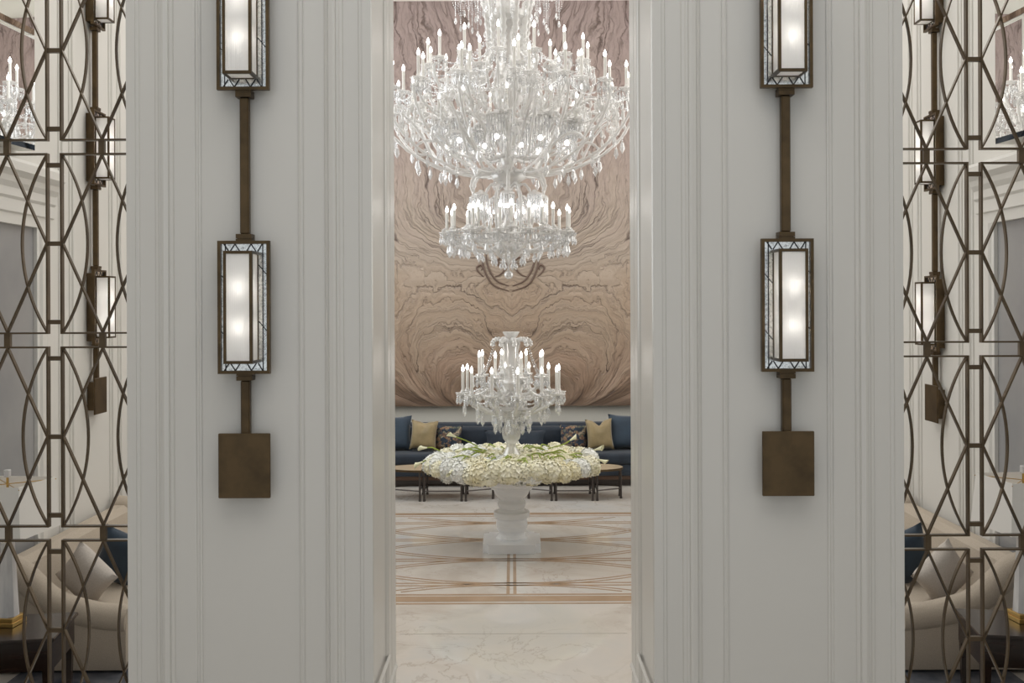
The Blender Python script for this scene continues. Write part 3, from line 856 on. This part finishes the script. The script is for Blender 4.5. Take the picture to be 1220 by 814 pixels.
def hyd_mesh(seed, m):
    rng = random.Random(seed); mb = MB()
    n = 64; ga = PI*(3-math.sqrt(5))
    for k in range(n):
        zz = 1-1.62*(k+.5)/n
        rr = math.sqrt(max(0, 1-zz*zz)); a = k*ga
        d = Vector((rr*math.cos(a), rr*math.sin(a), zz)) + Vector((rng.uniform(-.08,.08), rng.uniform(-.08,.08), rng.uniform(-.08,.08)))
        d.normalize()
        c = Vector((d.x*.098, d.y*.098, d.z*.074))*rng.uniform(.93,1.06)
        u = d.orthogonal().normalized(); w = d.cross(u)
        th = rng.uniform(0, PI); s = rng.uniform(.023,.030)
        for q in range(4):
            a2 = th+q*PI/2
            e = u*math.cos(a2)+w*math.sin(a2); g = u*math.cos(a2+PI/2)+w*math.sin(a2+PI/2)
            lift = rng.uniform(.15,.5)
            mb.add([c, c+e*s*.55+g*s*.5+d*s*.2, c+e*s*1.15+d*s*lift, c+e*s*.55-g*s*.5+d*s*.2], [(0,1,2,3)])
    mb.lathe([(0,-.05),(.05,-.035),(.08,0),(.06,.045),(0,.062)], 10)
    return mb.mesh('hydrangea', m, False, recalc=False)
HY = [hyd_mesh(i, M[k]) for i, k in enumerate(('hyd1','hyd2','hyd3','hyd1','hyd2'))]
def mound(r):
    return .985-.10*(r/.9)**3+.012*math.cos(r*9)
rng = random.Random(11)
spots = []
n = 84
for k in range(n):
    r = .82*math.sqrt((k+.6)/n); a = k*PI*(3-math.sqrt(5))
    if r < .13: continue
    spots.append((r, a, mound(r)-.035, 'top'))
for k in range(36):
    spots.append((.845+rng.uniform(-.03,.03), 2*PI*k/36+rng.uniform(-.04,.04), .922+rng.uniform(-.03,.03), 'rim'))
for k in range(32):
    spots.append((.76+rng.uniform(-.03,.03), 2*PI*k/32+.1, .888+rng.uniform(-.02,.02), 'low'))
LAB = {'top': 'hydrangea head packed on the upper face of the flower mound', 'rim': 'hydrangea head along the widest rim of the flower mound', 'low': 'hydrangea head hanging on the underside of the flower mound'}
NM = {'hyd1': 'ivory', 'hyd2': 'white', 'hyd3': 'cream'}
for r, a, z, w in spots:
    x = r*math.cos(a)
    i = rng.choice((1,4,1,0)) if x < -.35 else rng.choice((0,2,3,0,2,4))  # whiter heads on the left paint in the cooler daylight falling there
    o = link('hydrangea', HY[i], None, (UX+x, UY+r*math.sin(a), z), rng.uniform(0, 6.28))
    out = {'top': .25*r/.9, 'rim': 1.0, 'low': 1.75}[w]
    ax = Vector((-math.sin(a), math.cos(a), 0))
    o.rotation_euler = (Matrix.Rotation(out, 3, ax) @ Matrix.Rotation(rng.uniform(0,6.28), 3, 'Z')).to_euler()
    sc_ = rng.uniform(.84, 1.16); o.scale = (sc_, sc_, sc_)
    tn = NM[HY[i].materials[0].name.split('_')[0] == 'ivory' and 'hyd1' or (HY[i].materials[0].name.startswith('white') and 'hyd2' or 'hyd3')]
    tag(o, f'{tn} {LAB[w]}', 'flower', f'{tn} hydrangea heads, {w}')

def calla(label, p0, p1, p2, group=None, open_=1.0):
    """stem from p0 over p1 to p2, bloom at p2"""
    t = thing('calla_lily', label, 'flower', p0, group=group)
    o0 = Vector(p0)
    pts = cr([Vector(p0)-o0, Vector(p1)-o0, Vector(p2)-o0], 6)
    obj('stem', MB().tube(pts, [.0078]*len(pts), 6), M['stem'], t)
    d = (pts[-1]-pts[-2]).normalized(); u = d.orthogonal().normalized(); w = d.cross(u)
    b = pts[-1]
    vs = []; fs = []; n = 12
    for i, (l, r, sk) in enumerate(((0,.008,0),(.022,.011,0),(.045,.015,.0),(.065,.022*open_,.009),(.078,.029*open_,.02))):
        for k in range(n):
            a = 2*PI*k/n
            ex = sk*(math.cos(a)+.6)
            vs.append(b+d*(l+ex)+(u*math.cos(a)+w*math.sin(a))*r)
    for i in range(4):
        for k in range(n):
            k2 = (k+1) % n
            fs.append((i*n+k, i*n+k2, (i+1)*n+k2, (i+1)*n+k))
    obj('spathe', MB().add(vs, fs), M['calla'], t)
    obj('spadix', MB().tube([b+d*.02, b+d*.045, b+d*.065], [.005,.006,.003], 6), M['brass'], t)
def cp(r, a, dz=0): return (UX+r*math.cos(a), UY+r*math.sin(a), mound(min(r,.9))+.035+dz)
calla('calla lily standing up highest on the far left of the flower mound', cp(.62,2.1,-.02), (UX-.50,UY+.47,1.08), (UX-.62,UY+.45,1.13))
calla('calla lily sticking out past the left rim of the mound', cp(.72,3.2,-.02), (UX-.86,UY-.05,.97), (UX-.95,UY-.05,.93))
calla('calla lily poking up from the upper left rim of the mound', cp(.76,2.75,-.02), (UX-.86,UY+.28,1.03), (UX-.93,UY+.30,1.03))
calla('calla lily sticking out past the right rim of the mound', cp(.68,.15,-.01), (UX+.80,UY+.10,1.0), (UX+.90,UY+.08,1.03))
calla('calla lily drooping low over the right rim of the mound', cp(.70,-.12,-.01), (UX+.84,UY-.05,.97), (UX+.93,UY-.05,.945))
calla('calla lily raised on the far right of the flower mound', cp(.60,.9,-.02), (UX+.58,UY+.52,1.03), (UX+.66,UY+.55,1.07))
for k in range(40):
    r = rng.uniform(.30,.86); a = rng.uniform(0, 2*PI); dr = rng.choice((-1,1))*rng.uniform(.10,.24); da = rng.uniform(-.22,.22)
    r1 = min(max(r+dr, .28), .88)
    calla('calla lily bud laid flat among the hydrangeas on the mound', cp(r,a,.0), cp((r+r1)/2, a+da/2+.05, .035), cp(r1, a+da, .02), 'calla lilies laid across the flower mound', .55)

def candelabra():
    z0 = .94
    t = thing('crystal_candelabra', 'crystal candelabra with two rings of candle lights rising from the flower mound', 'candelabra', (UX, UY, z0))
    q = lambda y: H-(y-VY)/110.8-z0
    stem_obj('stem', [(.115,0),(.125,.012),(.105,.045),(.075,.09),(.052,.14),(.045,.17),(.058,.19),(.085,.23),(.096,.28),(.088,.34),(.06,.40),(.05,.44),(.09,.47),(.15,.50),(.20,.535),(.21,.55),(.16,.56),(.06,.57),(.05,.62),(.07,.66),(.05,.70),(.045,.76),(.08,.80),(.12,.83),(.11,.86),(.06,.88),(.075,.92),(.09,1.0),(.085,1.08),(.075,1.16),(.085,1.22),(.095,1.26),(.06,1.28),(.035,1.30)], t, 20, sq=lambda a, z: 1+.06*math.cos(10*a))
    obj('top_cup', MB().lathe([(.03,1.295),(.045,1.305),(.07,1.34),(.088,1.375),(.083,1.378),(.06,1.34),(.02,1.32)], 20, squash=lambda a, z: 1+.05*math.cos(8*a)), M['crystal'], t)
    lf = arm_mesh([(.05,1.22),(.09,1.285),(.15,1.30),(.195,1.285),(.215,1.25),(.20,1.235)], .022, 5, 'crown_leaf')
    for k in range(9): link('crown_leaf', lf, t, rz=2*PI*k/9)
    can = candle_mesh(.21, .0165); bl = bulb_mesh(.21, .95); can2 = candle_mesh(.185, .016); bl2 = bulb_mesh(.185, .95)
    fr = fringe_mesh(.066, 8, .075); pn = pan_mesh(.072)
    zl = q(467); zu = q(447)
    L = arm_mesh([(.12,.54),(.22,.51),(.34,.55),(.46,.63),(.54,.70),(.555,zl-.06),(.52,zl-.03)], .020, 6)
    ring(t, 12, .52, zl-.02, L, .13, can, bl, pn, fr)
    U = arm_mesh([(.06,.72),(.16,.70),(.27,.76),(.37,.85),(.385,zu-.06),(.36,zu-.03)], .018, 6)
    ring(t, 8, .355, zu-.02, U, .30, can2, bl2, pn, fr)
    sc = arm_mesh([(.08,.60),(.18,.66),(.28,.66),(.36,.72),(.40,.68),(.36,.64),(.33,.67)], .013, 6, 'scroll')
    for k in range(12): link('scroll', sc, t, rz=2*PI*k/12+.3)
    pend = MB().bead(0,0,-.01,.013).bead(0,0,-.034,.011).bead(0,0,-.056,.011).drop(0,0,-.066,.115,.026).mesh('crystal_pendant', M['crystal_clear'], False)
    for k in range(24):
        a = 2*PI*k/24+.05; R, z = ((.52, zl-.07) if k % 2 else (.36, .56))
        link('crystal_pendant', pend, t, (R*math.cos(a), R*math.sin(a), z), a)
    for k in range(14):
        a = 2*PI*k/14; link('crystal_pendant', pend, t, (.19*math.cos(a), .19*math.sin(a), .53 if k % 2 else .46), a)
    for k in range(12):
        a = 2*PI*k/12+.13; a1 = a+2*PI/12
        link('bead_chain', chain_mesh((.52*math.cos(a),.52*math.sin(a),zl-.02),(.52*math.cos(a1),.52*math.sin(a1),zl-.02), .07, 14, .011), t)
        link('bead_chain', chain_mesh((.12,0,1.0),(.50,0,zl), .08, 22, .010), t, rz=a)
    for k in range(8):
        a = 2*PI*k/8+.3
        link('bead_chain', chain_mesh((.20,0,1.23),(.34,0,zu), .05, 18, .009), t, rz=a)
    for k in range(10):
        a = 2*PI*k/10+.2
        link('bead_chain', chain_mesh((.20,0,.53),(.12,0,.30), .02, 12, .012), t, rz=a)
candelabra()

# ------------------------------------------------------------------ long navy sofa with pillows, coffee tables
def pillow(w, h, th, chop=0.0, n=14):
    """standing cushion in the xz plane, centred, with dog-eared corners"""
    mb = MB()
    for s in (-1, 1):
        vs = []
        for j in range(n+1):
            for i in range(n+1):
                u = -1+2*i/n; v = -1+2*j/n
                e = (1-u**4)*(1-v**4)
                pin = 1-.10*(1-v*v)*u*u-.0
                pin2 = 1-.10*(1-u*u)*v*v
                x = u*w/2*pin; z = v*h/2*pin2
                if chop and v > 0: z -= chop*math.exp(-(u/.28)**2)*v*v
                y = s*th/2*max(e, 0)**.55*(1-.25*chop/h*0)
                if chop and v > .2: y += .02*math.exp(-(u/.3)**2)
                vs.append((x, y, z))
        fs = [(j*(n+1)+i, j*(n+1)+i+1, (j+1)*(n+1)+i+1, (j+1)*(n+1)+i) for j in range(n) for i in range(n)]
        mb.add(vs, fs)
    return mb
def put_pillow(name, label, cat, w, h, th, m, loc, rx=0, ry=0, rz=0, chop=0.0, group=None):
    o = obj(name, pillow(w, h, th, chop), m, None, True, 60, loc)
    o.rotation_euler = (rx, ry, rz)
    tag(o, label, cat, group)
    return o
def navy_sofa():
    t = thing('long_sofa', 'long navy velvet sofa against the end wall beneath the stone panel', 'sofa', (0, 14.4, 0))
    hw = 2.9
    obj('recessed_plinth', MB().box(-hw+.1, hw-.1, .12, .85, 0, .1), M['gunmetal'], t, False)
    obj('wood_rail', MB().box(-hw, hw, .02, .90, .10, .152), M['woodrail'], t, False)
    obj('base', MB().rbox(-hw, hw, 0, .92, .152, .32, .03), M['navy'], t)
    for k in range(3):
        x0 = -hw+.02+k*(2*hw-.04)/3; x1 = x0+(2*hw-.04)/3-.01
        obj('seat_cushion', MB().rbox(x0, x1, -.02, .72, .322, .475, .045, 3), M['navy'], t)
    obj('backrest', MB().rbox(-hw, hw, .68, .93, .322, .835, .05, 3), M['navy'], t)
    for k in range(3):
        x0 = -hw+.04+k*(2*hw-.08)/3; x1 = x0+(2*hw-.08)/3-.01
        obj('back_cushion', MB().rbox(x0, x1, .52, .70, .478, .80, .06, 3), M['navy'], t)
navy_sofa()
def XP(px, d): return (px-VX)/F*d
def ZP(y, d): return H-(y-VY)/F*d
lean = math.radians(-14)
d = 14.82
put_pillow('cushion', 'large blue velvet cushion at the left end of the navy sofa in view', 'cushion', .60, .52, .18, M['navy_light'], (XP(466,d), d, .475+.25), lean, 0, .1, 0)
put_pillow('cushion', 'gold velvet cushion left of the dark floral cushion on the navy sofa', 'cushion', .40, .44, .17, M['gold'], (XP(505,d), d-.10, .475+.235), lean, math.radians(3), -.1, .02)
put_pillow('cushion', 'dark floral cushion left of the urn beside the gold one', 'cushion', .42, .38, .15, M['floral'], (XP(534,d), d, .475+.18), lean, 0, -.1, 0)
put_pillow('cushion', 'wide dark navy lumbar cushion behind the candelabra stem', 'cushion', .92, .30, .15, M['navy'], (XP(613,d), d-.02, .475+.14), lean, 0, 0, .02)
put_pillow('cushion', 'dark floral cushion right of the urn beside the gold one', 'cushion', .42, .38, .15, M['floral'], (XP(683,d), d, .475+.185), lean, 0, .1, 0)
put_pillow('cushion', 'gold velvet cushion with a dented top at the right of the navy sofa', 'cushion', .40, .46, .17, M['gold'], (XP(713,d), d-.10, .475+.235), lean, math.radians(-2), .12, .085)
put_pillow('cushion', 'large blue velvet cushion at the right end of the navy sofa in view', 'cushion', .60, .52, .18, M['navy_light'], (XP(748,d), d, .475+.26), lean, 0, -.1, 0)

def coffee_table(label, x0, x1, rnd):
    """rnd: -1 rounded left end, 1 rounded right end, 0 straight"""
    y0, y1 = 13.36, 13.90
    t = thing('coffee_table', label, 'coffee table', ((x0+x1)/2, (y0+y1)/2, 0), group='bronze framed sectional coffee tables')
    hx, hy = (x1-x0)/2, (y1-y0)/2
    if rnd == 0:
        poly = [(-hx,-hy),(hx,-hy),(hx,hy),(-hx,hy)]
    else:
        poly = [(-rnd*hx,-hy)]+[(rnd*(-hx+2*hx*math.sin(PI*i/16)), -hy*math.cos(PI*i/16)) for i in range(1, 16)]+[(-rnd*hx,hy)]
    obj('tabletop', MB().prism([(a*.985, b*.985) for a, b in poly], 'z', .392, .412), M['tabletop'], t, False)
    n = len(poly); rim = MB()
    vs = []
    for k in (1.0, .985):
        for z in (.385, .414): vs += [(a*k, b*k, z) for a, b in poly]
    fs = []
    for i in range(n):
        j = (i+1) % n
        fs += [(i, j, n+j, n+i), (2*n+i, 3*n+i, 3*n+j, 2*n+j), (n+i, n+j, 3*n+j, 3*n+i), (i, 2*n+i, 2*n+j, j)]
    obj('bronze_rim', rim.add(vs, fs), M['bronze'], t, False)
    if rnd == 0: lg = [(-hx+.025,-hy+.02),(hx-.025,-hy+.02),(hx-.025,hy-.02),(-hx+.025,hy-.02)]
    else: lg = [(-rnd*(hx-.025),-hy+.02),(rnd*hx*.80,-hy*.32),(rnd*hx*.80,hy*.32),(-rnd*(hx-.025),hy-.02)]
    for (a, b) in lg:
        obj('leg', MB().lathe([(.018,0),(.018,.02),(.014,.03),(.0135,.20),(.0135,.384)], 8, (a,b,0)), M['gunmetal'], t)
    sm_ = MB()
    for i in range(4):
        a, b = lg[i], lg[(i+1) % 4]
        sm_.tube([(*a,.135),(*b,.135)], .009, 6)
    obj('stretcher', sm_, M['gunmetal'], t)
D_ = 13.39
xs = [XP(466,D_), XP(502,D_), XP(551.5,D_), XP(590,D_)]
coffee_table('end coffee table at the far left of the left cluster before the navy sofa', XP(458,D_), xs[1]-.004, -1)
coffee_table('straight middle coffee table of the left cluster before the navy sofa', xs[1]+.004, xs[2]-.004, 0)
coffee_table('end coffee table just left of the marble urn before the navy sofa', xs[2]+.004, xs[3], 1)
coffee_table('end coffee table just right of the marble urn before the navy sofa', XP(626,D_), XP(659,D_)-.004, -1)
coffee_table('straight middle coffee table of the right cluster before the navy sofa', XP(659,D_)+.004, XP(708,D_)-.004, 0)
coffee_table('end coffee table at the far right of the right cluster before the navy sofa', XP(708,D_)+.004, XP(744,D_), 1)

# ------------------------------------------------------------------ side seating behind the screens
def side_group(sgn, word, dy, dz):
    W = lambda x: sgn*(WX-x)             # x measured out from the wall
    ry0 = 6.85+dy
    rg = obj('area_rug', MB().box(min(W(.25),W(2.0)), max(W(.25),W(2.0)), ry0, 10.6+dy, .001, .014), M['rug'])
    tag(rg, f'dark navy rug under the {word} beige sofa', 'rug')
    y0 = 7.10+dy; y1 = 9.45+dy
    t = thing('beige_sofa', f'beige linen sofa with sweeping arm along the {word} wall behind the screen', 'sofa', (W(.55), (y0+y1)/2, 0), group='beige wall sofas')
    L = lambda x: W(x)-W(.55)            # local x from wall distance
    yl = lambda y: y-(y0+y1)/2
    arm_top = [(.06,.77),(.15,.76),(.22,.73),(.31,.645),(.40,.56),(.51,.49),(.65,.445),(.82,.41),(1.0,.395)]
    for ya, yb in ((y0, y0+.17), (y1-.17, y1)):
        poly = [(L(.06),.03),(L(1.0),.03)]+[(L(x),z) for x, z in reversed(arm_top)]
        am = MB().prism(poly, 'y', yl(ya)+.02, yl(yb)-.02)
        pth = cr([Vector((L(x), yl((ya+yb)/2), z-.02)) for x, z in arm_top], 4)
        am2 = MB().tube(pth, .098, 14)
        a_ = obj('arm', am, M['linen'], t, False)
        obj('rolled_top', am2, M['linen'], a_, True, 60)
    obj('base', MB().rbox(min(L(.08),L(.98)), max(L(.08),L(.98)), yl(y0+.15), yl(y1-.15), .03, .28, .02), M['linen'], t)
    obj('seat_cushion', MB().rbox(min(L(.28),L(1.0)), max(L(.28),L(1.0)), yl(y0+.16), yl(y1-.16), .282, .42, .05, 3), M['linen'], t)
    bk = MB().prism([(L(.06),.28),(L(.30),.28),(L(.27),.55),(L(.22),.73),(L(.16),.775),(L(.08),.775),(L(.06),.72)], 'y', yl(y0+.14), yl(y1-.14))
    obj('backrest', bk, M['linen'], t)
    put_pillow('cushion', f'pale linen cushion leaning on the near arm of the {word} beige sofa', 'cushion', .40, .39, .16, M['linen_pale'], (W(.58), y0+.36, .42+.19), math.radians(12), math.radians(-42*sgn), math.radians(8*sgn), .0)
    put_pillow('cushion', f'deep blue velvet cushion behind the pale one on the {word} beige sofa', 'cushion', .48, .46, .17, M['navy_light'], (W(.70), y0+.82, .42+.19), math.radians(14), math.radians(-24*sgn), math.radians(-6*sgn), .0)
    # dark side table
    tx, ty = sgn*(3.12 if sgn < 0 else 3.16), 6.30
    s = thing('side_table', f'dark walnut side table under the alabaster lamp at the {word} edge', 'side table', (tx, ty, 0), sgn*math.radians(-9), group='walnut side tables')
    a, b = .31, .27
    obj('tabletop', MB().rbox(-a, a, -b, b, .575, .60, .006, 1), M['walnut'], s)
    ap = MB().box(-a+.02, a-.02, -b+.02, b-.02, .40, .574)
    obj('apron', ap, M['walnut'], s, False)
    for i, (lx, ly) in enumerate(((-1,-1),(1,-1),(1,1),(-1,1))):
        x, y = lx*(a-.05), ly*(b-.05)
        vs = [(x+c*.028, y+e*.028, .40) for c, e in ((-1,-1),(1,-1),(1,1),(-1,1))]+[(x+c*.016, y+e*.016, 0) for c, e in ((-1,-1),(1,-1),(1,1),(-1,1))]
        obj('leg', MB().add(vs, [(0,1,2,3),(7,6,5,4),(0,4,5,1),(1,5,6,2),(2,6,7,3),(3,7,4,0)]), M['walnut'], s, False)
    # table lamp
    lx, ly = sgn*(3.19 if sgn < 0 else 3.225), ty+.06
    l = thing('table_lamp', f'alabaster table lamp with white square shade at the {word} edge', 'table lamp', (lx, ly, .6005), math.radians(6*sgn), 'alabaster table lamps')
    obj('brass_base', MB().rbox(-.078,.078,-.078,.078,0,.028,.003,1).rbox(-.071,.071,-.071,.071,.028,.055,.003,1), M['brass'], l)
    def fr(z0, w0, z1, w1):
        c0 = w0*.4
        oc = lambda w: [(-w,-w*.5),(-w*.5,-w),(w*.5,-w),(w,-w*.5),(w,w*.5),(w*.5,w),(-w*.5,w),(-w,w*.5)]
        vs = [(x,y,z0) for x, y in oc(w0)]+[(x,y,z1) for x, y in oc(w1)]
        return MB().add(vs, [tuple(range(7,-1,-1)), tuple(range(8,16))]+[(i,(i+1)%8,8+(i+1)%8,8+i) for i in range(8)])
    obj('lamp_body', fr(.055,.058,.52,.036), M['lampstone'], l, False)
    obj('neck', MB().lathe([(.02,.52),(.02,.54),(.008,.545),(.008,.925)], 10), M['brass'], l)
    # open square shade, slightly wider below
    w1, w0, z1, z0 = .20, .222, .90, .58
    sq = lambda w, z: [(-w,-w,z),(w,-w,z),(w,w,z),(-w,w,z)]
    vs = sq(w0,z0)+sq(w1,z1)+sq(w0-.004,z0)+sq(w1-.004,z1)
    fs = []
    for i in range(4):
        j = (i+1) % 4
        fs += [(i,j,4+j,4+i),(8+i,12+i,12+j,8+j),(4+i,4+j,12+j,12+i),(i,8+i,8+j,j)]
    obj('lamp_shade', MB().add(vs, fs), M['shade'], l, False)
    sp = MB()
    for i in range(4):
        a_ = PI/4+i*PI/2
        sp.tube([(0,0,.885),(.29*math.cos(a_),.29*math.sin(a_),.885)], .003, 5)
    obj('shade_spider', sp, M['brass'], l)
    obj('finial', MB().rbox(-.016,.016,-.016,.016,.93,.975,.003,1), M['lampstone'], l)
    obj('bulb', MB().ball((0,0,.72), .03, 10, 6), emit('lamp_bulb_glow_'+word, (1,.85,.68), 6.0), l)
side_group(-1, 'left', 0.0, 0)
side_group(1, 'right', -.05, 0)

# ------------------------------------------------------------------ light
def area(name, loc, sx, sy, e, c=(1,1,1), rot=(0,0,0)):
    L = bpy.data.lights.new(name, 'AREA'); L.shape = 'RECTANGLE'; L.size = sx; L.size_y = sy; L.energy = e; L.color = c
    o = bpy.data.objects.new(name, L); COL.objects.link(o); o.location = loc; o.rotation_euler = rot
    return o
area('hall_ceiling_light', (0, 10.6, ZC-.05), 5.0, 7.5, 205, (1,.985,.96))  # added overhead fill to light the hall, no fixture known there
area('daylight_fill_left', (-WX+.1, 12.2, 4.6), 4.5, 5.0, 150, (.90,.95,1.0), (0, math.radians(-90), 0))  # added side fill against the urn's floor shadow, tinted for daylight from the left
area('wall_wash_right', (WX-.1, 12.2, 4.6), 4.5, 5.0, 110, (1,.98,.95), (0, math.radians(90), 0))  # added fill with no fixture behind it, softens the shadow under the urn
area('near_room_ceiling_light', (0, 1.6, ZC-.05), 5.5, 4.5, 150, (1,.98,.95))  # added unseen fill overhead to light the front of the piers
w = bpy.data.worlds.new('daylight'); S.world = w; w.use_nodes = True
w.node_tree.nodes['Background'].inputs[0].default_value = (.86,.93,1.0,1)
w.node_tree.nodes['Background'].inputs[1].default_value = .62

# ------------------------------------------------------------------ camera and render look
cam = bpy.data.cameras.new('camera'); co = bpy.data.objects.new('camera', cam); COL.objects.link(co)
cam.sensor_width = 36; cam.lens = 36*F/1220; cam.shift_y = -(407-VY)/1220
cam.clip_start = .05
co.location = (0, 0, H); co.rotation_euler = (PI/2, math.radians(.23), 0)
S.camera = co
S.view_settings.view_transform = 'Standard'; S.view_settings.look = 'None'
S.view_settings.exposure = 0.3; S.view_settings.gamma = 1.0; S.view_settings.use_curve_mapping = False
S.cycles.use_denoising = True
S.cycles.max_bounces = 8; S.cycles.diffuse_bounces = 4; S.cycles.glossy_bounces = 4
S.cycles.transparent_max_bounces = 24
S.cycles.sample_clamp_indirect = 6.0
S.cycles.caustics_reflective = False; S.cycles.caustics_refractive = False
